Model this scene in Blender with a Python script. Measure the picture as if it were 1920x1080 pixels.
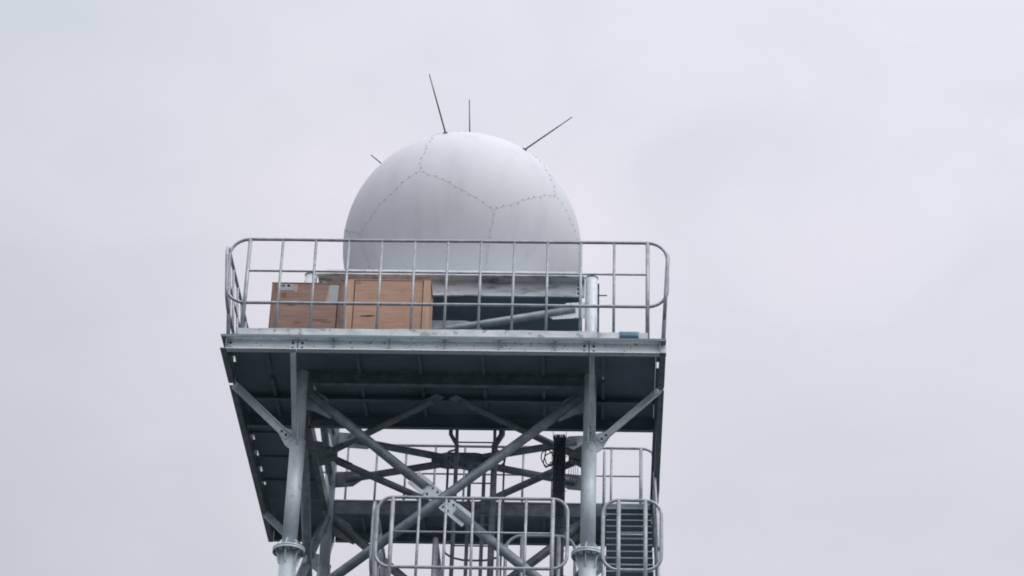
import bpy, bmesh, math, random
from mathutils import Vector, Matrix
random.seed(7)
S = bpy.context.scene
for o in list(bpy.data.objects): bpy.data.objects.remove(o)
COL = S.collection
H = 16.27                                  # height of the platform's underside above the ground

# ------------------------------------------------------------------ camera
cam = bpy.data.cameras.new('camera'); cam_o = bpy.data.objects.new('camera', cam); COL.objects.link(cam_o)
cam.sensor_width = 36; cam.lens = 4755.2/1920*36; cam.clip_end = 6000
R_ = Vector((0.99921256, 0.02715302, 0.02893046)); U_ = Vector((-0.01058543, -0.52028738, 0.85392563)); F_ = Vector((-0.03823882, 0.85355946, 0.51959026))
m = Matrix.Identity(4)
for i in range(3): m[i][0] = R_[i]; m[i][1] = U_[i]; m[i][2] = -F_[i]
m.translation = (1.9305, -28.1067, -14.6689+H)
cam_o.matrix_world = m
S.camera = cam_o

# ------------------------------------------------------------------ overcast sky and soft sun
SUN_EL, SUN_AZ = 52, 132                   # degrees; azimuth clockwise from +Y
w = bpy.data.worlds.new('World'); S.world = w; w.use_nodes = True
N, L = w.node_tree.nodes, w.node_tree.links
N.clear()
out = N.new('ShaderNodeOutputWorld'); bg = N.new('ShaderNodeBackground'); L.new(bg.outputs[0], out.inputs[0])
sky = N.new('ShaderNodeTexSky'); sky.sky_type = 'NISHITA'; sky.sun_disc = False
sky.sun_elevation = math.radians(SUN_EL); sky.sun_rotation = math.radians(SUN_AZ)
tc = N.new('ShaderNodeTexCoord'); sep = N.new('ShaderNodeSeparateXYZ'); L.new(tc.outputs['Generated'], sep.inputs[0])
# overcast luminance: dull horizon, brighter zenith
ma = N.new('ShaderNodeMath'); ma.operation = 'MAXIMUM'; L.new(sep.outputs['Z'], ma.inputs[0]); ma.inputs[1].default_value = 0
mb = N.new('ShaderNodeValToRGB'); L.new(ma.outputs[0], mb.inputs[0])
for k_, (p_, v_) in enumerate(((0, .34), (.33, .745), (.64, .775), (1, 1.0))):
    e_ = mb.color_ramp.elements[k_] if k_ < 2 else mb.color_ramp.elements.new(p_)
    e_.position = p_; e_.color = (v_, v_, v_, 1)
mb.color_ramp.interpolation = 'LINEAR'
# soft cloud mottling
mp = N.new('ShaderNodeMapping'); mp.inputs['Scale'].default_value = (1, 1, 1.8); mp.inputs['Location'].default_value = (-1.99, -4.69, 3.66); L.new(tc.outputs['Generated'], mp.inputs[0])
nz = N.new('ShaderNodeTexNoise'); nz.inputs['Scale'].default_value = 3.2; nz.inputs['Detail'].default_value = 4; nz.inputs['Roughness'].default_value = .45; L.new(mp.outputs[0], nz.inputs['Vector'])
cr = N.new('ShaderNodeValToRGB'); L.new(nz.outputs['Fac'], cr.inputs[0])
cr.color_ramp.elements[0].position = .36; cr.color_ramp.elements[0].color = (.89, .93, 1.015, 1)
cr.color_ramp.elements[1].position = .64; cr.color_ramp.elements[1].color = (1.06, 1.04, 1.12, 1)
# thinner, brighter cloud towards the hidden sun
az, el = math.radians(SUN_AZ), math.radians(SUN_EL)
to_sun = Vector((math.sin(az)*math.cos(el), math.cos(az)*math.cos(el), math.sin(el)))
dt = N.new('ShaderNodeVectorMath'); dt.operation = 'DOT_PRODUCT'; L.new(tc.outputs['Generated'], dt.inputs[0]); dt.inputs[1].default_value = to_sun
gl = N.new('ShaderNodeMath'); gl.operation = 'MULTIPLY_ADD'; L.new(dt.outputs['Value'], gl.inputs[0]); gl.inputs[1].default_value = .60; gl.inputs[2].default_value = .88
lm = N.new('ShaderNodeMath'); lm.operation = 'MULTIPLY'; L.new(gl.outputs[0], lm.inputs[0]); L.new(mb.outputs[0], lm.inputs[1])
# faint finer cloud patches
n2 = N.new('ShaderNodeTexNoise'); n2.inputs['Scale'].default_value = 11; n2.inputs['Detail'].default_value = 5; n2.inputs['Roughness'].default_value = .5; n2.inputs['Distortion'].default_value = .6; L.new(mp.outputs[0], n2.inputs['Vector'])
c2_ = N.new('ShaderNodeValToRGB'); L.new(n2.outputs['Fac'], c2_.inputs[0])
c2_.color_ramp.elements[0].position = .35; c2_.color_ramp.elements[0].color = (.955, .975, .975, 1)
c2_.color_ramp.elements[1].position = .65; c2_.color_ramp.elements[1].color = (1.03, 1.015, 1.025, 1)
mc = N.new('ShaderNodeVectorMath'); mc.operation = 'MULTIPLY'; L.new(cr.outputs[0], mc.inputs[0]); L.new(c2_.outputs[0], mc.inputs[1])
vm = N.new('ShaderNodeVectorMath'); vm.operation = 'SCALE'; L.new(mc.outputs[0], vm.inputs[0]); L.new(lm.outputs[0], vm.inputs['Scale'])
vs = N.new('ShaderNodeVectorMath'); vs.operation = 'SCALE'; L.new(vm.outputs[0], vs.inputs[0]); vs.inputs['Scale'].default_value = 10.85
mx = N.new('ShaderNodeMix'); mx.data_type = 'RGBA'; mx.inputs[0].default_value = .96
L.new(sky.outputs[0], mx.inputs[6]); L.new(vs.outputs[0], mx.inputs[7]); L.new(mx.outputs[2], bg.inputs[0])
bg.inputs[1].default_value = .10
sl = bpy.data.lights.new('sun', 'SUN'); sl.energy = 1.4; sl.angle = math.radians(40); sl.color = (1, .97, .93)
so = bpy.data.objects.new('sun', sl); COL.objects.link(so)
so.rotation_euler = to_sun.to_track_quat('Z', 'Y').to_euler(); so.location = (0, -10, 60)
vs_ = S.view_settings
vs_.view_transform = 'Standard'; vs_.look = 'None'; vs_.gamma = 1; vs_.exposure = 0; vs_.use_curve_mapping = False
S.render.engine = 'CYCLES'
S.cycles.pixel_filter_type = 'BLACKMAN_HARRIS'; S.cycles.filter_width = 1.85      # soft phone-camera optics

# ------------------------------------------------------------------ materials
def mat(name, cols, scale=6, rough=.5, metal=0., rvar=.12, detail=6, bump=.0, stretch=(1, 1, 1), pos=(.3, .5, .7), speck=None, patch=None):
    M = bpy.data.materials.new(name); M.use_nodes = True
    n, l = M.node_tree.nodes, M.node_tree.links
    b = n['Principled BSDF']; tc = n.new('ShaderNodeTexCoord')
    mp = n.new('ShaderNodeMapping'); mp.inputs['Scale'].default_value = stretch; l.new(tc.outputs['Object'], mp.inputs[0])
    t = n.new('ShaderNodeTexNoise'); t.inputs['Scale'].default_value = scale; t.inputs['Detail'].default_value = detail; t.inputs['Roughness'].default_value = .6
    l.new(mp.outputs[0], t.inputs['Vector'])
    r = n.new('ShaderNodeValToRGB'); l.new(t.outputs['Fac'], r.inputs[0])
    e = r.color_ramp.elements; e[0].position = pos[0]; e[0].color = (*cols[0], 1); e[1].position = pos[-1]; e[1].color = (*cols[-1], 1)
    for k in range(1, len(cols)-1): x = e.new(pos[k]); x.color = (*cols[k], 1)
    col = r.outputs[0]
    if speck:                                   # small sharp flecks: (colour, scale, amount)
        v = n.new('ShaderNodeTexNoise'); v.inputs['Scale'].default_value = speck[1]; v.inputs['Detail'].default_value = 3; l.new(tc.outputs['Object'], v.inputs['Vector'])
        rr = n.new('ShaderNodeValToRGB'); rr.color_ramp.elements[0].position = 1-speck[2]-.04; rr.color_ramp.elements[0].color = (0, 0, 0, 1)
        rr.color_ramp.elements[1].position = 1-speck[2]; rr.color_ramp.elements[1].color = (1, 1, 1, 1); l.new(v.outputs['Fac'], rr.inputs[0])
        mx = n.new('ShaderNodeMix'); mx.data_type = 'RGBA'; l.new(rr.outputs[0], mx.inputs[0]); l.new(col, mx.inputs[6]); mx.inputs[7].default_value = (*speck[0], 1); col = mx.outputs[2]
    l.new(col, b.inputs['Base Color'])
    mr = n.new('ShaderNodeMapRange'); mr.inputs[3].default_value = rough-rvar; mr.inputs[4].default_value = rough+rvar; l.new(t.outputs['Fac'], mr.inputs[0]); l.new(mr.outputs[0], b.inputs['Roughness'])
    b.inputs['Metallic'].default_value = metal
    if bump:
        bp = n.new('ShaderNodeBump'); bp.inputs['Strength'].default_value = bump; bp.inputs['Distance'].default_value = .01; l.new(t.outputs['Fac'], bp.inputs['Height']); l.new(bp.outputs[0], b.inputs['Normal'])
    return M
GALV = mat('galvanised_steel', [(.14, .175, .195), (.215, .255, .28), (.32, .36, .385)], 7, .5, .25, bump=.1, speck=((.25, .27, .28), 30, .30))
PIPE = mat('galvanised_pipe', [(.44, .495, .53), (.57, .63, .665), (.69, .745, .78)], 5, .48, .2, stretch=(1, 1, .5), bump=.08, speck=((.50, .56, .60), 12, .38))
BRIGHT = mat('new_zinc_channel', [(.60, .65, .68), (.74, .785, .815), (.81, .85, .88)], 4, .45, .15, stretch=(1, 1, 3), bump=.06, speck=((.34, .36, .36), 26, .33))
TOE = mat('stained_zinc_sheet', [(.34, .37, .375), (.50, .54, .55), (.62, .655, .67), (.74, .76, .775)], 3.2, .5, .12, stretch=(1, 1, 2.2), pos=(.25, .42, .55, .72), speck=((.36, .38, .38), 9, .36))
PATCHY = mat('film_streaked_zinc', [(.26, .27, .28), (.44, .46, .47), (.62, .645, .66), (.70, .72, .735)], 3.0, .42, .1, stretch=(1, 1, 3.5), pos=(.36, .42, .50, .60))
RAILM = mat('rail_zinc', [(.26, .285, .315), (.365, .395, .425), (.47, .50, .53)], 9, .45, .25, speck=((.20, .21, .22), 40, .33))
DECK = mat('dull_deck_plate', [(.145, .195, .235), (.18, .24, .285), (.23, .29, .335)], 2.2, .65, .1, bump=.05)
DARK = mat('dark_bolt_steel', [(.05, .055, .06), (.09, .095, .10)], 20, .5, .5)
DOME = mat('white_gelcoat', [(.565, .585, .61), (.63, .645, .675), (.66, .675, .70)], 2.2, .62, 0, rvar=.05, detail=6, stretch=(1.6, 1.6, .35), pos=(.28, .46, .7))
SEAM = mat('grey_seam_sealant', [(.50, .51, .53), (.60, .61, .63)], 12, .7)
BOLT = mat('seam_bolt_zinc', [(.42, .425, .44), (.50, .505, .52)], 30, .5, .2)
PLY = mat('plywood', [(.28, .17, .135), (.345, .22, .18), (.40, .27, .22)], 3.0, .75, 0, stretch=(1.2, 3, 9), bump=.12, speck=((.24, .12, .08), 5, .33))
PLY2 = mat('pale_plywood', [(.46, .27, .19), (.52, .32, .235), (.57, .37, .28)], 3.0, .75, 0, stretch=(1.2, 3, 9), bump=.12, speck=((.38, .22, .15), 4, .29))
BATTEN = mat('pine_batten', [(.47, .30, .215), (.56, .37, .275), (.63, .43, .33)], 3.5, .75, 0, stretch=(8, 3, .8), bump=.15)
BATTEN2 = mat('weathered_batten', [(.20, .12, .10), (.29, .185, .155), (.36, .24, .205)], 3.5, .8, 0, stretch=(8, 3, .8), bump=.15)
KNOT = mat('dark_knot', [(.17, .09, .06), (.24, .14, .10)], 14, .8)
PAPER = mat('grey_label_paper', [(.42, .43, .46), (.52, .53, .56)], 6, .8)
TAN = mat('tan_tape', [(.50, .34, .27), (.58, .41, .33)], 6, .5)
INK = mat('label_ink', [(.03, .03, .035), (.05, .05, .05)], 10, .7)
BLUE = mat('blue_plastic', [(.07, .16, .24), (.10, .20, .29)], 4, .4)
CABLE = mat('black_cable', [(.06, .075, .09), (.10, .12, .14)], 20, .45)
ROD = mat('rod_steel', [(.12, .12, .13), (.20, .20, .21)], 20, .4, .5)
CONC = mat('concrete', [(.26, .25, .23), (.34, .33, .31), (.40, .39, .37)], 3, .85, bump=.2)
GRASS = mat('dark_gravelly_turf', [(.03, .04, .035), (.045, .055, .05), (.065, .07, .065)], .35, .9, bump=.4, detail=10)

# ------------------------------------------------------------------ mesh helpers (coordinates: origin at tower axis, z = 0 at platform underside)
def V(*a): return Vector(a)
class MB:
    def __init__(s): s.v = []; s.f = []; s.sm = []
    def add(s, vs, fs, smooth=False):
        b = len(s.v); s.v += [Vector(x) for x in vs]
        for f in fs: s.f.append([b+i for i in f]); s.sm.append(smooth)
        return s
    def box(s, x0, x1, y0, y1, z0, z1):
        return s.add([(x, y, z) for z in (z0, z1) for y in (y0, y1) for x in (x0, x1)],
                     [(0, 2, 3, 1), (4, 5, 7, 6), (0, 1, 5, 4), (2, 6, 7, 3), (0, 4, 6, 2), (1, 3, 7, 5)])
    def bar(s, p0, p1, wd, th, side):          # wd along 'side', th across
        p0, p1 = Vector(p0), Vector(p1); d = (p1-p0).normalized(); a = Vector(side); a = (a-d*a.dot(d)).normalized(); c = d.cross(a)
        vs = [p+a*(i*wd/2)+c*(j*th/2) for p in (p0, p1) for j in (-1, 1) for i in (-1, 1)]
        return s.add(vs, [(0, 2, 3, 1), (4, 5, 7, 6), (0, 1, 5, 4), (2, 6, 7, 3), (0, 4, 6, 2), (1, 3, 7, 5)])
    def path(s, pts, r, n=8, closed=False, r1=None):
        pts = [Vector(p) for p in pts]; k = len(pts); rings = []
        t0 = (pts[1]-pts[0]).normalized(); ref = V(0, 0, 1) if abs(t0.z) < .9 else V(1, 0, 0)
        a = t0.cross(ref).normalized()
        b0 = len(s.v)
        for i, p in enumerate(pts):
            if closed: t = (pts[(i+1) % k]-pts[i-1]).normalized()
            elif i == 0: t = t0
            elif i == k-1: t = (pts[-1]-pts[-2]).normalized()
            else: t = ((pts[i+1]-p).normalized()+(p-pts[i-1]).normalized()).normalized()
            a = (a-t*a.dot(t)).normalized(); c = t.cross(a)
            rr = r if r1 is None else r+(r1-r)*i/(k-1)
            s.v += [p+(a*math.cos(2*math.pi*j/n)+c*math.sin(2*math.pi*j/n))*rr for j in range(n)]
        for i in range(k if closed else k-1):
            i2 = (i+1) % k
            for j in range(n):
                s.f.append([b0+i*n+j, b0+i*n+(j+1) % n, b0+i2*n+(j+1) % n, b0+i2*n+j]); s.sm.append(True)
        if not closed:
            s.f.append([b0+j for j in range(n)][::-1]); s.sm.append(False)
            s.f.append([b0+(k-1)*n+j for j in range(n)]); s.sm.append(False)
        return s
    def tube(s, p0, p1, r, n=12, r1=None): return s.path([p0, p1], r, n, False, r1)
    def prism(s, pts, th):                     # flat polygon, thickened along vector th (centred)
        k = len(pts); th = Vector(th)
        return s.add([Vector(p)-th/2 for p in pts]+[Vector(p)+th/2 for p in pts],
                     [tuple(range(k))[::-1], tuple(range(k, 2*k))]+[(i, (i+1) % k, k+(i+1) % k, k+i) for i in range(k)])
    def mesh(s, name, material, off):
        me = bpy.data.meshes.new(name); me.from_pydata([tuple(v-off) for v in s.v], [], s.f); me.materials.append(material)
        me.polygons.foreach_set('use_smooth', s.sm)
        bm = bmesh.new(); bm.from_mesh(me); bmesh.ops.recalc_face_normals(bm, faces=bm.faces); bm.to_mesh(me); bm.free()
        return me
    def part(s, name, material, parent):
        off = parent['_o']; off = Vector(off)
        o = bpy.data.objects.new(name, s.mesh(name, material, off)); COL.objects.link(o); o.parent = parent; o['_o'] = tuple(off)
        return o
def thing(name, label, cat, base=(0, 0, 0), group=None):
    o = bpy.data.objects.new(name, None); COL.objects.link(o); o.location = (base[0], base[1], base[2]+H); o.empty_display_size = .2
    o['_o'] = tuple(base); o['label'] = label; o['category'] = cat
    if group: o['group'] = group
    return o
def single(mbx, name, material, label, cat, base, group=None):
    o = bpy.data.objects.new(name, mbx.mesh(name, material, Vector(base))); COL.objects.link(o); o.location = (base[0], base[1], base[2]+H)
    o['label'] = label; o['category'] = cat
    if group: o['group'] = group
    return o
def channel(p0, p1, z0, z1, outward, fl=.07, tw=.008, tf=.010, fl_top=None):
    """horizontal C-section, web on the line p0-p1, flanges reaching along 'outward'"""
    m_ = MB(); p0, p1, o = Vector((*p0, 0)), Vector((*p1, 0)), Vector((*outward, 0)); zc = V(0, 0, (z0+z1)/2)
    m_.bar(p0+zc, p1+zc, z1-z0-2*tf, tw, (0, 0, 1))
    for z, f in ((z0+tf/2, fl), (z1-tf/2, fl_top or fl)):
        c = o*(f/2-tw/2)+V(0, 0, z); m_.bar(p0+c, p1+c, f, tf, o)
    return m_
def bolts(points, normal, r=.014, h=.012):
    m_ = MB(); nrm = Vector(normal)
    for p in points: m_.tube(Vector(p), Vector(p)+nrm*h, r, 6)
    return m_

# ------------------------------------------------------------------ ground
gm = MB(); n = 24
vs = [(0, 0, 0)]+[(r*math.cos(2*math.pi*k/n), r*math.sin(2*math.pi*k/n), 0) for r in (40, 300, 3000) for k in range(n)]
fs = [(0, 1+k, 1+(k+1) % n) for k in range(n)]
for q in range(2): fs += [(1+q*n+k, 1+(q+1)*n+k, 1+(q+1)*n+(k+1) % n, 1+q*n+(k+1) % n) for k in range(n)]
gm.add(vs, fs)
g = bpy.data.objects.new('ground', gm.mesh('ground', GRASS, V(0, 0, 0))); COL.objects.link(g); g['kind'] = 'structure'

# ------------------------------------------------------------------ steel tower: legs, bracing, upper frame
A = 1.717; ZG = -H
tower = thing('steel_tower', 'galvanised tubular steel tower with crossed pipe braces carrying the white dome', 'tower', (0, 0, ZG))
for sx in (-1, 1):
    for sy in (-1, 1):
        x, y = A*sx, A*sy
        lg = MB(); lg.tube((x, y, -.76), (x, y, 1.535), .074, 20).part('leg', PIPE, tower)
        lo = MB(); lo.tube((x, y, -2.10), (x, y, -.76), .089, 20)
        lo.tube((x, y, -.77), (x, y, -.755), .094, 20); lo.part('leg', PIPE, tower)
        ll = MB(); ll.tube((x, y, ZG+.3), (x, y, -2.12), .100, 20); ll.part('leg', PIPE, tower)
        cp = MB(); cp.tube((x, y, 1.537), (x, y, 1.552), .082, 20); cp.part('leg_cap', PIPE, lg and tower)
        fl = MB(); fl.tube((x, y, -2.135), (x, y, -2.112), .188, 24); fl.tube((x, y, -2.108), (x, y, -2.085), .188, 24)
        flo = fl.part('flange', PIPE, tower)
        st = MB()
        for k in range(6):
            a = 2*math.pi*(k+.35)/6; d = V(math.cos(a), math.sin(a), 0); tn = V(-math.sin(a), math.cos(a), 0)*.012; c = V(x, y, 0)
            st = MB(); st.prism([c+d*.085+V(0, 0, -2.084), c+d*.155+V(0, 0, -2.084), c+d*.15+V(0, 0, -2.06), c+d*.10+V(0, 0, -1.985), c+d*.085+V(0, 0, -1.985)], tn)
            st.part('stiffener', PIPE, flo)
            st = MB(); st.prism([c+d*.095+V(0, 0, -2.136), c+d*.150+V(0, 0, -2.136), c+d*.148+V(0, 0, -2.16), c+d*.115+V(0, 0, -2.29), c+d*.095+V(0, 0, -2.29)], tn)
            st.part('stiffener', PIPE, flo)
        flo.location.z -= .065
        for k in range(12): bolts([(x+.16*math.cos(2*math.pi*(k+.5)/12), y+.16*math.sin(2*math.pi*(k+.5)/12), -2.155)], (0, 0, 1), .010, .09).part('bolt', DARK, flo)
        ft = MB(); ft.box(x-.45, x+.45, y-.45, y+.45, ZG-.3, ZG+.3); ft.part('footing', CONC, tower)
        bp = MB(); bp.tube((x, y, ZG+.3), (x, y, ZG+.33), .22, 20); bp.part('base_plate', PIPE, tower)
# faces: (unit vector along the face, outward normal)
FACES = [(V(1, 0, 0), V(0, -1, 0)), (V(0, 1, 0), V(1, 0, 0)), (V(-1, 0, 0), V(0, 1, 0)), (V(0, -1, 0), V(-1, 0, 0))]
def fp(face, u, z, off=0.): e, n_ = face; return e*u+n_*(A+off)+V(0, 0, z)
def spliced_x(face, zt, zb, r, us=1.60, mid_plate=(.24, .20)):
    e, n_ = face; zc = (zt+zb)/2
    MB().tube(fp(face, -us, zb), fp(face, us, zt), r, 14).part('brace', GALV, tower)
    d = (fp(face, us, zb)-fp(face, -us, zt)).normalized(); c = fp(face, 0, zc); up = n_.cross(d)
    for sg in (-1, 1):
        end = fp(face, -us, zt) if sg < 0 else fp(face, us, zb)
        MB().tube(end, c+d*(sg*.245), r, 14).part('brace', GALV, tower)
        g_ = MB(); g_.bar(c+d*(sg*.055), c+d*(sg*.36), .185, .012, up)
        go = g_.part('gusset', PIPE, tower)
        for j in (-1, 1):          # cover strips of the bolted joint
            MB().bar(c+d*(sg*.20)+up*(j*.075)+n_*.016, c+d*(sg*.43)+up*(j*.075)+n_*.016, .045, .018, up).part('cover_strip', PIPE, go)
        bolts([c+d*(sg*(.09+.075*i))+up*(j*.05)+n_*.006 for i in (0, 1) for j in (-1, 1)], n_).part('bolts', DARK, go)
    for u, z, s_ in ((-us, zt, 1), (us, zb, 1), (-us, zb, 1), (us, zt, 1)):       # end gussets at the legs
        su = 1 if u < 0 else -1; sz = -1 if z == zt else 1
        g_ = MB(); g_.prism([fp(face, -su*(A-.07), z+sz*.20), fp(face, -su*(A-.07), z-sz*.12), fp(face, -su*(A-.30), z-sz*.02+sz*.05), fp(face, -su*(A-.42), z+sz*.24), fp(face, -su*(A-.36), z+sz*.32), fp(face, -su*(A-.16), z+sz*.22)], n_*.014)
        g_.part('gusset', GALV, tower)
for fc in FACES:
    spliced_x(fc, -.125, -2.86, .058)
zz = [-2.86, -5.5, -8.15, -10.8, -13.4, -15.75]
for k in range(5):
    for fc in FACES:
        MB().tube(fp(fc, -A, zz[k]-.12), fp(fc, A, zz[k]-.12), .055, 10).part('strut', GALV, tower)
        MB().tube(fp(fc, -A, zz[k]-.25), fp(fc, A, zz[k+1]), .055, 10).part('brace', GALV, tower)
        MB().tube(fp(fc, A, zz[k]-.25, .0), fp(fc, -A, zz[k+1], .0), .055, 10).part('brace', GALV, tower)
# upper frame between platform and dome
for fi, fc in enumerate(FACES):
    e, n_ = fc; o = n_*(A-.05)
    p0, p1 = e*(-A+.085)+o, e*(A-.085)+o
    channel(p0.xy, p1.xy, 1.295, 1.525, n_.xy, .035, .010, .012, .15).part('frame_channel', PATCHY, tower)
    for sg in (-1, 1):
        c = e*(sg*(A-.14))+n_*(A-.038)
        pl = MB(); pl.bar(c+V(0, 0, 1.315), c+V(0, 0, 1.49), .10, .012, e); po = pl.part('splice_plate', BRIGHT, tower)
        bolts([c+e*dx+n_*.006+V(0, 0, z) for dx in (-.02,) for z in (1.345, 1.405, 1.46)], n_, .016).part('bolts', DARK, po)
        # knuckle gusset where the diagonal meets the leg
        q = MB(); q.prism([fp(fc, sg*(A-.07), 1.20), fp(fc, sg*(A-.07), .985), fp(fc, sg*(A-.46), .955), fp(fc, sg*(A-.52), 1.0), fp(fc, sg*(A-.30), 1.185)], n_*.014)
        qo = q.part('gusset', BRIGHT, tower)
        bolts([fp(fc, sg*(A-.13), z, .008) for z in (1.04, 1.10, 1.16)], n_).part('bolts', DARK, qo)
        q = MB(); q.prism([fp(fc, sg*(A-.07), .60), fp(fc, sg*(A-.07), .38), fp(fc, sg*(A-.30), .40), fp(fc, sg*(A-.50), .56), fp(fc, sg*(A-.46), .64)], n_*.014); q.part('gusset', GALV, tower)
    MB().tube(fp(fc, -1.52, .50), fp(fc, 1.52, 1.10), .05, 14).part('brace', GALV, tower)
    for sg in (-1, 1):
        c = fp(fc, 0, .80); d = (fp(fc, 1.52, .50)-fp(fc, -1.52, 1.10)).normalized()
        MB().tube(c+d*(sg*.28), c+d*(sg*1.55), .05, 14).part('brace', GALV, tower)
    c = fp(fc, 0, .80)
    q = MB(); q.prism([c+e*x+V(0, 0, z) for x, z in ((-.36, .085), (-.20, .12), (.20, .12), (.36, .085), (.40, 0.0), (.36, -.085), (.20, -.12), (-.20, -.12), (-.36, -.085), (-.40, 0))], n_*.02); q.part('gusset', GALV, tower)
MB().box(-1.53, 1.53, -1.80, 1.80, 1.528, 1.588).part('floor_plate', BRIGHT, tower)
MB().box(-1.60, 1.60, -1.65, 1.65, 1.34, 1.355).part('soffit_shade_panel', DECK, tower)  # added dark sheet, gives the upper floor's underside its shade
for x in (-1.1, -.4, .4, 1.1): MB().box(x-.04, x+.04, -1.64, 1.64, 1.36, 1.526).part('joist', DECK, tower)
MB().tube((A+.07, -A, 1.30), (A+.19, -A, 1.303), .008, 6).part('step_bolt', DARK, tower)
# ring beams on the leg lines and the diamond of plan bracing at platform level
for fi, fc in enumerate(FACES):
    e, n_ = fc; o = n_*A
    p0, p1 = e*(-A+.08)+o, e*(A-.08)+o
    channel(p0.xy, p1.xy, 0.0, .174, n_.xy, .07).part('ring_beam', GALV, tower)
    nx = FACES[(fi+1) % 4]
    a_, b_ = n_*(A-.10)+V(0, 0, -.035), nx[1]*(A-.10)+V(0, 0, -.035)
    MB().tube(a_+(b_-a_)*.10, b_+(a_-b_)*.10, .045, 12).part('plan_brace', GALV, tower)
    for p, q, dz in ((a_, b_, .0), (b_, a_, .016)):
        dd = (q-p).normalized(); MB().bar(p+dd*.10+V(0, 0, dz), p+dd*.42+V(0, 0, dz), .13, .010, V(0, 0, 1).cross(dd)).part('gusset', GALV, tower)
for fc in (FACES[1], FACES[3]):
    e, n_ = fc
    g_ = MB(); g_.prism([n_*(A-.01)+e*u-n_*d+V(0, 0, -.012) for u, d in ((-.34, 0), (-.30, .10), (-.10, .26), (.10, .26), (.30, .10), (.34, 0))], (0, 0, .010)); g_.part('gusset', GALV, tower)
# knee braces from platform edge down to the legs
for sx in (-1, 1):
    for sy in (-1, 1):
        for ax in (0, 1):
            dv = V(sx, 0, 0) if ax == 0 else V(0, sy, 0); sv = V(0, sy, 0) if ax == 0 else V(sx, 0, 0)
            c = V(A*sx, A*sy, 0)
            p1, p0 = c+dv*.82+V(0, 0, -.008)-sv*.0, c+dv*.12+V(0, 0, -.70)
            k = MB(); k.bar(p0, p1, .085, .010, (p1-p0).cross(sv))
            nv = (p1-p0).cross(sv).normalized(); k.bar(p0+nv*.04+sv*.028, p1+nv*.04+sv*.028, .056, .010, sv)
            ko = k.part('knee_brace', PIPE, tower)
            q = MB(); q.prism([c+dv*.075+V(0, 0, -.60), c+dv*.075+V(0, 0, -.86), c+dv*.15+V(0, 0, -.80), c+dv*.25+V(0, 0, -.62), c+dv*.20+V(0, 0, -.56)], sv*.012)
            for v in q.v: v -= sv*.012
            q.part('gusset', PIPE, tower)
            d_ = (p1-p0).normalized()
            bolts([p0+d_*t+sv*.006 for t in (.04, .11)], sv, .015).part('bolts', DARK, ko)

# ------------------------------------------------------------------ platform deck
deck = thing('work_platform', 'square overhanging steel work platform with bright channel edge and dark underside', 'platform', (0, 0, 0))
E = 2.53
# front edge in three bolted lengths, then the sides and the rear
for x0, x1 in ((-2.535, -1.705), (-1.695, 1.70), (1.71, 2.60)):
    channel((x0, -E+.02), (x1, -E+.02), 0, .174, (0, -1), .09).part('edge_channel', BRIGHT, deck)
for x in (-1.70, 1.705):
    for dx in (-.055, .055):
        pl = MB(); pl.box(x+dx-.045, x+dx+.045, -E+.006, -E+.0155, .018, .156); po = pl.part('splice_plate', BRIGHT, deck)
        bolts([(x+dx, -E+.006, z) for z in (.05, .118)], (0, -1, 0), .017).part('bolts', DARK, po)
bolts([(-2.49, -E+.0155, z) for z in (.05, .118)], (0, -1, 0), .015).part('bolts', DARK, deck)
for x in (-1.28, -.625, .017, .652, 1.305): MB().box(x-.006, x+.006, -E-.035, -E+.0155, .012, .162).part('web_stiffener', GALV, deck)
for sx in (-1, 1):
    for y0, y1 in ((-2.60, -1.765), (-1.70, 1.70), (1.71, 2.60)):
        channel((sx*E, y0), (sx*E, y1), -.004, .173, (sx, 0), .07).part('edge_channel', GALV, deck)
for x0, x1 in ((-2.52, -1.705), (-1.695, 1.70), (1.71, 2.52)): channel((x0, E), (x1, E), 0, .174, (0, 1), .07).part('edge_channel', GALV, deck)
# deck plates: front strip, left strip (with a row of slots along its edge), rear strip, right strip with the stair well open
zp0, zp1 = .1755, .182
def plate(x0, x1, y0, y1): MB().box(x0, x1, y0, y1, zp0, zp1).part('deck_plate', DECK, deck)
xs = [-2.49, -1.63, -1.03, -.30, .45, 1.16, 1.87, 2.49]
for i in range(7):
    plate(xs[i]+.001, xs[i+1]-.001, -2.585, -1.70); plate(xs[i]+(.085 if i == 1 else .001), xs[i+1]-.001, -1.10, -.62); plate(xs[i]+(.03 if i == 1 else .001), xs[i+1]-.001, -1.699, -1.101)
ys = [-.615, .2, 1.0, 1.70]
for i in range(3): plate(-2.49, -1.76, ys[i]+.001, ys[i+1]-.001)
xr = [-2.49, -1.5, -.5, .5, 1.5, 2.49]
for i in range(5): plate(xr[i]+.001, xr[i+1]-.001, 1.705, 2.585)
for x0, x1 in ((-2.60, -2.12), (-2.118, -1.1), (-1.098, .05), (.052, 1.2), (1.202, 2.60)): MB().box(x0, x1, -2.612, -2.604, .150, .183).part('edge_shade_strip', DECK, deck)  # added dark strip, deepens the shaded band under the top flange
slots = [-2.03, -.06, .37, .815, 1.19]
for sx in (-1, 1):
    yy = -2.585
    for q in (slots if sx < 0 else [-2.0]):
        MB().box(min(sx*2.491, sx*2.595), max(sx*2.491, sx*2.595), yy, q-.075, zp0, zp1).part('deck_edge_strip', DECK, deck); yy = q+.075
    MB().box(min(sx*2.491, sx*2.595), max(sx*2.491, sx*2.595), yy, 2.585, zp0, zp1).part('deck_edge_strip', DECK, deck)
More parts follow.
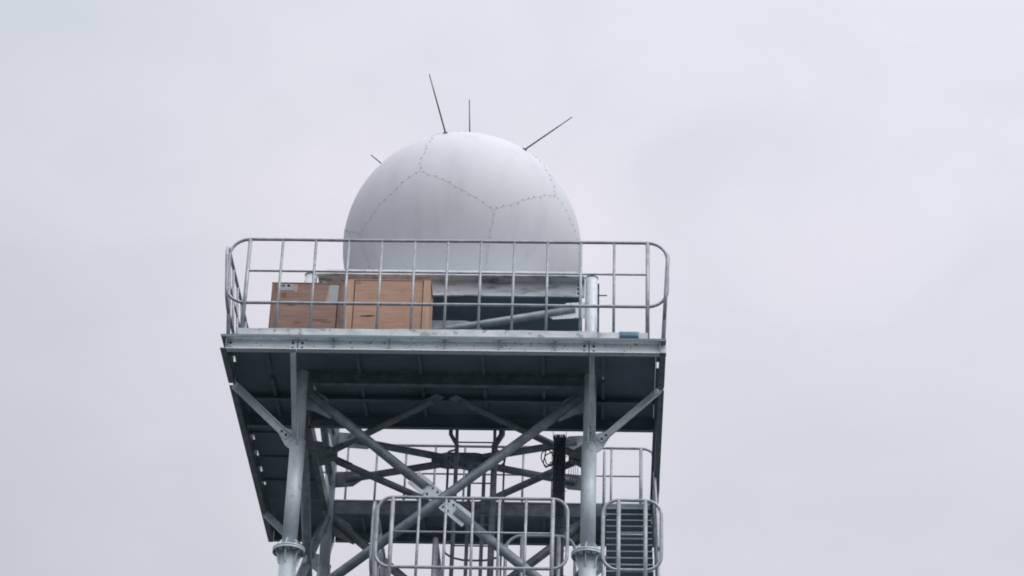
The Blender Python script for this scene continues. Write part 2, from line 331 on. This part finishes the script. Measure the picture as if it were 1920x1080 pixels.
# joists under the plates
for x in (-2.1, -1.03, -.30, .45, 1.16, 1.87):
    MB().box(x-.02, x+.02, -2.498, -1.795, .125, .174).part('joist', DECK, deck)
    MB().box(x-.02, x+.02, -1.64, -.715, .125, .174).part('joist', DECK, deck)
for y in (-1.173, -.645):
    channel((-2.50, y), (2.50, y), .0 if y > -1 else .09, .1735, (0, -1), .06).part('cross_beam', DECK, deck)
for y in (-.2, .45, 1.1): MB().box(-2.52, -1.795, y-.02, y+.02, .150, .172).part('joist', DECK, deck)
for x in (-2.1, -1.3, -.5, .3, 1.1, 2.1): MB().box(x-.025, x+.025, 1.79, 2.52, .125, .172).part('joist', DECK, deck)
channel((1.80, 1.70), (2.50, 1.70), 0, .1735, (0, 1), .06).part('cross_beam', GALV, deck)
# toe boards
zt0 = .184
for x0, x1, zt in ((-2.42, -2.0, .348), (-1.997, -.62, .352), (-.617, .72, .355), (.723, 1.78, .355), (1.783, 2.39, .340)):
    nseg = max(2, int((x1-x0)/.16)); tb = MB(); top = []
    for i in range(nseg+1):
        x = x0+(x1-x0)*i/nseg; top.append((x, -2.47, zt+random.uniform(-.004, .004)))
    tb.prism([(x0, -2.47, zt0)]+[(x1, -2.47, zt0)]+top[::-1], (0, .006, 0)); tb.part('toe_board', TOE, deck)
for sx in (-1, 1): MB().box(sx*2.50-.003, sx*2.50+.003, -2.35, 2.35 if sx < 0 else -.70, zt0, .33).part('toe_board', TOE, deck)
MB().box(-2.35, 2.35, 2.467, 2.473, zt0, .33).part('toe_board', TOE, deck)

# ------------------------------------------------------------------ guard rails
def guard_rail(label, Apt, Bpt, base, rows, npost, ext=.22, inset=0., out=(0, 0, 0), group='pipe guard rails round the platform', r=.020, rp=.0165, re=.024, mids=True):
    Apt, Bpt, out = Vector((*Apt, 0)), Vector((*Bpt, 0)), Vector(out); d = (Bpt-Apt).normalized(); Ln = (Bpt-Apt).length
    P = lambda s_, z: Apt+d*s_+out*(z-base)+V(0, 0, z)
    c = (Apt+Bpt)/2; t = thing('guard_rail', label, 'railing', (c.x, c.y, base), group)
    zt, zb = rows[0], rows[-1]; loop = []
    def arc(cs, cz, a0): return [P(cs+ext*math.cos(a0-k*math.pi/12), cz+ext*math.sin(a0-k*math.pi/12)) for k in range(7)]
    n_ = max(2, int(Ln/.5))
    loop += [P(Ln*i/n_, zt+random.uniform(-.003, .003)) for i in range(1, n_)]
    loop += arc(Ln, zt-ext, math.pi/2)+arc(Ln, zb+ext, 0)
    loop += [P(Ln*(1-i/n_), zb+random.uniform(-.003, .003)) for i in range(1, n_)]
    loop += arc(0, zb+ext, -math.pi/2)+arc(0, zt-ext, -math.pi)
    MB().path(loop, r, 8, True).part('loop_rail', RAILM, t)
    for z in rows[1:-1]: MB().tube(P(0, z), P(Ln, z), .013, 8).part('mid_rail', RAILM, t)
    for i in range(npost):
        s_ = Ln*i/(npost-1); e_ = i in (0, npost-1)
        j = random.uniform(-.006, .006)
        MB().tube(P(s_+(0 if e_ else j), base), P(s_, zt-.006), re if e_ else rp, 8).part('post', RAILM, t)
    return t
B = .183; ov = .0275
guard_rail('long pipe railing on the platform edge in front of the wooden crates', (-2.386, -2.445), (2.386, -2.445), B, (1.60, 1.155, .712), 13, .235)
guard_rail('pipe railing on the platform edge opposite the crates, behind the dome frame', (-2.386, 2.445), (2.386, 2.445), B, (1.40, .975, .55), 13, .235)
guard_rail('pipe railing leaning outwards along the slotted platform edge beside the crates', (-2.555, -2.28), (-2.555, 2.28), B, (1.54, 1.10, .66), 12, .22, out=(-.075, 0, 0))
guard_rail('pipe railing along the platform edge above the open stair well', (2.565, -2.28), (2.565, 2.28), B, (1.50, 1.07, .64), 12, .22, out=(.05, 0, 0))
ZL = -3.10
LR = (-1.808, -2.238, -2.672)
guard_rail('pipe railing of the lower landing crossing in front of the crossed braces', (-.485, -2.40), (1.325, -2.40), ZL, LR, 7, .168, group='pipe guard rails round the lower landing')
guard_rail('short two-post pipe railing of the lower landing in front of the stair treads', (2.065, -2.40), (2.366, -2.40), ZL, LR, 2, .178, group='pipe guard rails round the lower landing')
guard_rail('short pipe railing of the lower landing beside the flanged leg, behind the longer one', (.955, -1.447), (1.38, -1.447), ZL, (-1.808, -2.672), 2, .19, group='pipe guard rails round the lower landing')
guard_rail('pipe railing closing the end of the lower landing away from the stair', (-.70, -2.22), (-.70, -.75), ZL, LR, 5, .15, group='pipe guard rails round the lower landing', re=.02)
guard_rail('pipe railing running back along the caged ladder from the lower landing', (-.06, -1.28), (-.06, -.70), ZL, (-1.808, -2.672), 2, .15, group='pipe guard rails round the lower landing', re=.03, r=.028)

# ------------------------------------------------------------------ lower landing
land = thing('stair_landing', 'narrow steel landing below the platform at the foot of the stair', 'landing', (.9, -2.0, ZL-.15))
for x0, x1, y0, y1 in ((-.74, 1.56, -2.45, -1.40), (1.565, 1.87, -2.45, -1.84), (1.875, 2.58, -2.45, -1.80), (-.74, .0, -1.395, -.60)):
    MB().box(x0, x1, y0, y1, ZL-.012, ZL-.001).part('deck_plate', DECK, land)
channel((-.74, -2.44), (2.58, -2.44), ZL-.15, ZL-.014, (0, -1), .05).part('edge_channel', BRIGHT, land)
channel((-.74, -1.42), (1.56, -1.42), ZL-.15, ZL-.014, (0, 1), .05).part('edge_channel', GALV, land)
for x in (-.70, .4, 1.5, 1.93, 2.5): MB().box(x-.03, x+.03, -2.43, -1.60 if x < 1.6 else -1.82, ZL-.13, ZL-.015).part('joist', GALV, land)
for x in (-.70, -.04): MB().box(x-.03, x+.03, -1.39, -.62, ZL-.13, ZL-.015).part('joist', GALV, land)

# ------------------------------------------------------------------ stair
stair = thing('steel_stair', 'steep open-riser steel stair climbing to the platform outside the flanged leg', 'stairs', (2.21, -1.78, ZL))
NT = 17; G, RZ = .20, (B-ZL)/18
tm = MB()
tm.box(-.285, .285, 0, .215, -.006, 0); tm.box(-.285, .285, -.006, -.001, -.016, .001)
tread_me = tm.mesh('tread', DECK, V(0, 0, 0)); tread_me.materials.append(RAILM)
for p in tread_me.polygons[6:]: p.material_index = 1
X0, X1 = 1.895, 2.53
for i in range(NT):
    o = bpy.data.objects.new('tread', tread_me); COL.objects.link(o); o.parent = stair
    o.location = Vector(((X0+X1)/2, -1.76+i*G, ZL+RZ*(i+1)))-Vector(stair['_o'])
sl_ = V(0, G, RZ); st0 = V(0, -1.80, ZL+.02); st1 = st0+sl_*17.3
for x, sg in ((X0, -1), (X1, 1)):
    a_, b_ = st0+V(x, 0, 0), st1+V(x, 0, 0)
    MB().bar(a_, b_, .20, .012, (0, -RZ, G)).part('stringer', GALV, stair)
    k = V(0, 0, .95)
    MB().path([a_+k+sl_*(.2), b_+k-sl_*1.2, b_+k-sl_*1.0+V(0, .1, .02), b_+k+V(0, .16, -.05)], .019, 8).part('handrail', RAILM, stair)
    MB().tube(a_+V(0, 0, .5)+sl_*.4, b_+V(0, 0, .5)-sl_*.4, .013, 8).part('mid_rail', RAILM, stair)
    for i in (.4, 4.4, 8.4, 12.4, 16.2):
        q = a_+sl_*i; MB().tube(q, q+V(0, 0, .95), .017, 8).part('post', RAILM, stair)

# ------------------------------------------------------------------ caged ladder
LX, LY = .318, -.55
lad = thing('caged_ladder', 'vertical steel ladder with safety cage hoops inside the tower', 'ladder', (LX, LY, ZL))
for sg in (-1, 1):
    MB().path([(LX+sg*.232, LY, ZL), (LX+sg*.232, LY, -.16), (LX+sg*.315, LY, -.01), (LX+sg*.315, LY, 1.0), (LX+sg*.315, LY-.10, 1.15), (LX+sg*.315, LY-.30, 1.15)], .026 if sg < 0 else .040, 8).part('stile', GALV, lad)
rung = MB().tube((-.232, 0, 0), (.232, 0, 0), .010, 8).mesh('rung', GALV, V(0, 0, 0))
z = -.12
while z > ZL+.15:
    o = bpy.data.objects.new('rung', rung); COL.objects.link(o); o.parent = lad; o.location = (0, 0, z-ZL); z -= .28
hoop_pts = [(-.232, .0), (-.335, .06), (-.355, .20), (-.34, .34), (-.27, .46), (-.14, .53), (0, .54), (.14, .53), (.27, .46), (.34, .34), (.355, .20), (.335, .06), (.232, 0)]
hoop = MB().path([(x, y, 0) for x, y in hoop_pts], .013, 6).mesh('cage_hoop', GALV, V(0, 0, 0))
for z in (-.22, -.82, -1.46, -2.1):
    o = bpy.data.objects.new('cage_hoop', hoop); COL.objects.link(o); o.parent = lad; o.location = (0, 0, z-ZL)
for x, y, ww in ((-.345, .20, .03), (-.095, .535, .046), (.085, .535, .046), (.345, .20, .024)):
    MB().box(LX+x-ww/2, LX+x+ww/2, LY+y-.004, LY+y+.004, -2.2, -.15 if abs(x) < .2 else -.20).part('cage_strip', GALV, lad)
for z in (-.30, -2.0):
    for sg in (-1, 1): MB().bar((LX+sg*.232, LY, z), (LX+sg*.232, -.66, .03) if z > -1 else (LX+sg*.232, LY-.10, z), .04, .008, (0, 0, 1) if z < -1 else (1, 0, 0)).part('bracket', GALV, lad)

# ------------------------------------------------------------------ cable tray and coil
TX, TY = 1.345, -.50
tray = thing('cable_tray', 'dark vertical ladder tray full of cables next to the caged ladder', 'cable tray', (TX, TY, -5.0))
for sg in (-1, 1): MB().box(TX+sg*.072-.005, TX+sg*.072+.005, TY-.03, TY+.03, -5.0, .0).part('side_rail', DECK, tray)
MB().box(TX-.066, TX+.066, TY+.004, TY+.008, -5.0, 0).part('back_plate', DECK, tray)
for i in range(7):
    x = TX-.056+i*.0187; pts = [(x+random.uniform(-.004, .004), TY-.018+random.uniform(-.004, .004), .02-k*.5) for k in range(11)]
    MB().path(pts, .0105, 6).part('cable', CABLE, tray)
for i in range(15):
    z = -.28-i*.16
    MB().path([(TX-.085, TY-.03, z), (TX-.07, TY-.036, z+.004), (TX+.07, TY-.036, z-.004), (TX+.098, TY-.02, z+random.uniform(-.012, .012))], .0045, 5).part('cable_tie', CABLE, tray)
for k in range(5):
    x = TX+.11+.028*k; MB().path([(TX+.07, TY, -.36-.02*k), (x, TY, -.33-.015*k), (x+.012, TY+.01, -.43-.03*k), (x-.004*k, TY, -.55-.035*k)], .004, 5).part('loose_wire', CABLE, tray)
for sg in (-1, 1): MB().bar((TX+sg*.08, TY, -.02), (TX+sg*.08, -.64, -.02), .05, .006, (0, 0, 1)).part('bracket', GALV, tray)
MB().bar((TX-.1, TY+.036, -2.3), (1.66, -1.60, -2.3), .05, .05, (0, 0, 1)).part('bracket', GALV, tray)
ck = MB(); pts = []
for k in range(54):
    a = k/18*2*math.pi; rr = .115+.016*math.sin(k*.41)-.0004*k
    pts.append((TX-.14+.66*rr*math.cos(a)+.03*math.sin(k*.2), TY-.03+.012*math.sin(k*1.7), -.30+rr*math.sin(a)-.03*(k/54)))
pts += [(TX-.10, TY-.03, -.37), (TX-.04, TY-.032, -.43), (TX+.03, TY-.034, -.47)]
single(ck.path(pts, .0075, 6), 'cable_coil', CABLE, 'small loose coil of black cable tied to the cable tray', 'cable', (TX-.12, TY-.03, -.48))

# ------------------------------------------------------------------ radome: twelve pentagonal shells
RC, RR, ZB = V(0, 0, 3.0), 1.56, 1.93
dome = thing('radome', 'white spherical radome of bolted pentagonal panels on top of the tower', 'radome', (0, 0, 1.6))
W = [Vector(x).normalized() for x in ((-.3104, -.9344, .1748), (.7898, -.5841, .1875), (-.6135, -.0052, .7897), (.4867, .3451, .8025), (-.4867, -.3451, -.8025), (.6135, .0052, -.7897), (-.7898, .5841, -.1875), (.3104, .9344, -.1748), (-.7964, -.5706, -.2004), (.2996, -.9338, -.1955), (-.1974, -.585, .7867), (.9837, -.0037, -.1797), (-.1907, .5696, .7995), (.4826, -.3685, .7946), (-.9837, .0037, .1797), (.1907, -.5696, -.7995), (-.4826, .3685, -.7946), (.7964, .5706, .2004), (-.2996, .9338, .1955), (.1974, .585, -.7867))]
nbr = [[j for j in range(20) if j != i and W[i].dot(W[j]) > .7] for i in range(20)]
faces = set()
for i in range(20):
    for j in nbr[i]:
        for k in nbr[j]:
            if k == i: continue
            nrm = (W[i]+W[k]+W[j]*1.0).normalized()
            ring = [q for q in range(20) if abs((W[q]-W[j]).dot((W[i]-W[j]).cross(W[k]-W[j]))) < .02]
            if len(ring) == 5: faces.add(tuple(sorted(ring)))
def slerp(a, b, t):
    th = a.angle(b); return (a*math.sin((1-t)*th)+b*math.sin(t*th))/math.sin(th)
for ring in sorted(faces):
    c = sum((W[q] for q in ring), V(0, 0, 0)).normalized()
    a0 = (W[ring[0]]-c*W[ring[0]].dot(c)).normalized(); b0 = c.cross(a0)
    order = sorted(ring, key=lambda q: math.atan2(W[q].dot(b0), W[q].dot(a0)))
    GAP = .9982
    pm = MB(); NS = 14; vid = {}
    def put(d, rad=RR):
        key = tuple(round(x, 5) for x in d)+(rad,)
        if key not in vid: vid[key] = len(pm.v); pm.v.append(RC+d.normalized()*rad)
        return vid[key]
    bound = []
    for q in range(5):
        p1, p2 = W[order[q]], W[order[(q+1) % 5]]
        p1 = slerp(c, p1, GAP); p2 = slerp(c, p2, GAP)
        rows = []
        for i in range(NS+1):
            t = i/NS
            if i == 0: rows.append([c]); continue
            a_, b_ = slerp(c, p1, t), slerp(c, p2, t); rows.append([slerp(a_, b_, j/i) for j in range(i+1)])
        for i in range(NS):
            for j in range(i+1):
                pm.f.append([put(rows[i][j]), put(rows[i+1][j]), put(rows[i+1][j+1])]); pm.sm.append(True)
                if j < i: pm.f.append([put(rows[i][j]), put(rows[i+1][j+1]), put(rows[i][j+1])]); pm.sm.append(True)
        for j in range(NS):                       # turned-in edge of the shell
            x, y = rows[NS][j], rows[NS][j+1]
            b_ = len(pm.v); pm.v += [RC+x*RR, RC+y*RR, RC+y*(RR-.03), RC+x*(RR-.03)]; pm.f.append([b_, b_+1, b_+2, b_+3]); pm.sm.append(False)
    if min(v.z for v in pm.v) > 9: continue
    if max(v.z for v in pm.v) < ZB: continue
    o = pm.part('panel', DOME, dome)
    bm = bmesh.new(); bm.from_mesh(o.data)
    bmesh.ops.bisect_plane(bm, geom=bm.verts[:]+bm.edges[:]+bm.faces[:], plane_co=(0, 0, ZB-1.6), plane_no=(0, 0, 1), clear_inner=True)
    bm.to_mesh(o.data); bm.free()
# sealed joint strip under the gaps and the bolts along every seam
seam = MB(); bl = MB()
for i in range(20):
    for j in nbr[i]:
        if j < i: continue
        a, b = W[i], W[j]; side = a.cross(b).normalized(); NS = 16
        for k in range(NS):
            d0, d1 = slerp(a, b, k/NS), slerp(a, b, (k+1)/NS); rad = RR-.005
            q = [(d0*rad-side*.016), (d0*rad+side*.016), (d1*rad+side*.016), (d1*rad-side*.016)]
            if min(p.z for p in q)+RC.z > ZB: seam.add([RC+p for p in q], [(0, 1, 2, 3)], True)
        nb = 11
        for k in range(nb):
            d = slerp(a, b, (k+.5+random.uniform(-.08, .08))/nb)
            for s_ in (random.choice((-1, 1)),):
                p = (d*RR+side*(.017*s_)).normalized()
                if RC.z+p.z*RR > ZB+.03: bl.tube(RC+p*(RR-.004), RC+p*(RR+.008), random.uniform(.006, .0085), 6)
seam.part('seam_strip', SEAM, dome)
bo = bl.part('seam_bolts', BOLT, dome); bo['kind'] = 'stuff'
rb = math.sqrt(RR**2-(RC.z-ZB)**2)
MB().tube((0, 0, 1.59), (0, 0, ZB+.01), rb-.012, 48).part('base_ring', PIPE, dome)
MB().tube((0, 0, 1.589), (0, 0, 1.613), rb+.08, 48).part('base_flange', GALV, dome)
# lightning rods
for lab, b, t in (('thin lightning rod leaning forward from the dome crown at a panel corner', (-.215, -.985, 4.17), (-.441, -1.355, 4.865)),
                  ('thin upright lightning rod at the very top of the dome', (.045, 0, 4.54), (.004, 0, 5.432)),
                  ('thin lightning rod slanting out from the dome shoulder, well clear of the other rods', (.80, -.80, 4.05), (1.423, -.845, 4.563)),
                  ('thin lightning rod mostly hidden behind the dome, only its tip showing', (-.957, -.008, 4.20), (-1.315, .292, 4.705))):
    b, t = Vector(b), Vector(t)
    b = RC+(b-RC).normalized()*(RR-.004)
    r = thing('lightning_rod', lab, 'lightning rod', b, 'lightning rods on the dome')
    MB().path([b, b+(t-b)*.6, t], .0115, 8, False, .0075).part('rod', ROD, r)
    nn = (b-RC).normalized(); MB().tube(b, b+nn*.022, .03, 12).part('base_disc', ROD, r)

# ------------------------------------------------------------------ crates on the platform
def crate(label, x0, x1, y0, y1, z1, panel, batten, dark_left=None, seam_gap=.013):
    t = thing('wooden_crate', label, 'crate', ((x0+x1)/2, (y0+y1)/2, B), 'wooden crates standing on the platform')
    MB().box(x0+.012, x1-.012, y0+.035, y1-.012, B+.06, z1-.02).part('panel_box', panel, t)
    bw = .084
    MB().box(x0+bw+seam_gap, x1-bw-seam_gap, y0-.008, y0+.0345, B+.05, z1-.014).part('front_panel', panel, t)
    for yy, s_ in ((y0, 1), (y1, -1)):
        for xa, mt in ((x0, dark_left or batten), (x1-bw, batten)):
            a_, b_ = (yy-.012, yy+.011) if s_ > 0 else (yy-.011, yy+.012)
            MB().box(xa, xa+bw, a_, b_, B+.002, z1-.012).part('batten', mt, t)
    lid = MB(); lid.box(x0-.004, x1+.004, y0-.014, y1+.014, z1-.0115, z1); lid.part('lid', panel, t)
    for xa in (x0+.02, (x0+x1)/2-.05, x1-.12): MB().box(xa, xa+.10, y0, y1, B+.001, B+.058).part('skid', batten, t)
    return t
c1 = crate('dull brown plywood crate with dark end batten and grey paper labels', -2.105, -1.215, -2.24, -1.84, 1.115, PLY, BATTEN2, BATTEN2)
yf = -2.248
MB().box(-2.02, -1.845, yf-.003, yf-.0005, 1.005, 1.095).part('paper_label', PAPER, c1)
MB().box(-1.84, -1.80, yf-.003, yf-.0005, .985, 1.09).part('tape_strip', TAN, c1)
ink = MB()
for x in (-2.005, -1.98, -1.965): ink.box(x, x+.011, yf-.0045, yf-.0032, 1.055, 1.085)
ink.tube((-1.905, yf-.0032, 1.07), (-1.905, yf-.0045, 1.07), .018, 12)
ink.part('label_print', INK, c1)
p_ = MB(); p_.prism([(-1.425, yf-.0016, .842), (-1.305, yf-.0016, .842), (-1.30, yf-.0016, 1.085), (-1.405, yf-.0016, 1.085)], (0, .002, 0)); p_.part('paper_label', PAPER, c1)
p_ = MB(); p_.prism([(-1.445, yf-.0016, .842), (-1.428, yf-.0016, .842), (-1.408, yf-.0016, 1.07), (-1.422, yf-.0016, 1.07)], (0, .0025, 0)); p_.part('tape_strip', TAN, c1)
c2 = crate('paler orange-brown plywood crate with upright pine battens at both ends of its face', -1.202, -.200, -2.25, -1.84, 1.165, PLY2, BATTEN, None)

for kx, kz, kw, kh, t_ in ((-.945, .655, .085, .011, c2), (-.90, .663, .05, .008, c2), (-1.50, .60, .10, .010, c1), (-1.86, .80, .05, .008, c1), (-1.43, .57, .07, .008, c1)):
    k_ = MB(); k_.prism([(kx+kw*math.cos(a*math.pi/5), -2.2483 if t_ is c1 else -2.2583, kz+kh*math.sin(a*math.pi/5)*(1+.3*math.sin(a*2))) for a in range(10)], (0, .0016, 0)); k_.part('knot', KNOT, t_)
# torn blue plastic folded over the end of the toe board
bp = MB(); nx = 8
pr = [(-2.481, .258), (-2.483, .30), (-2.482, .344), (-2.470, .356), (-2.459, .345), (-2.458, .31)]
gr = []
for i in range(nx+1):
    x = 2.06+.225*i/nx
    gr.append([(x+random.uniform(-.006, .006)*(k != 2), y-.002-.002*math.sin(i*1.3+k) if k < 3 else y, z+random.uniform(-.006, .004)*(k in (0, 5))) for k, (y, z) in enumerate(pr)])
bp.add([p for row in gr for p in row], [(i*6+k, i*6+6+k, i*6+7+k, i*6+1+k) for i in range(nx) for k in range(5)], True)
so_ = single(bp, 'plastic_sheet', BLUE, 'scrap of blue plastic folded over the toe board by the railing end', 'plastic sheet', (2.17, -2.47, .26))
sd = so_.modifiers.new('thick', 'SOLIDIFY'); sd.thickness = .0015; sd.offset = 0

for o in COL.objects:
    if '_o' in o.keys(): del o['_o']
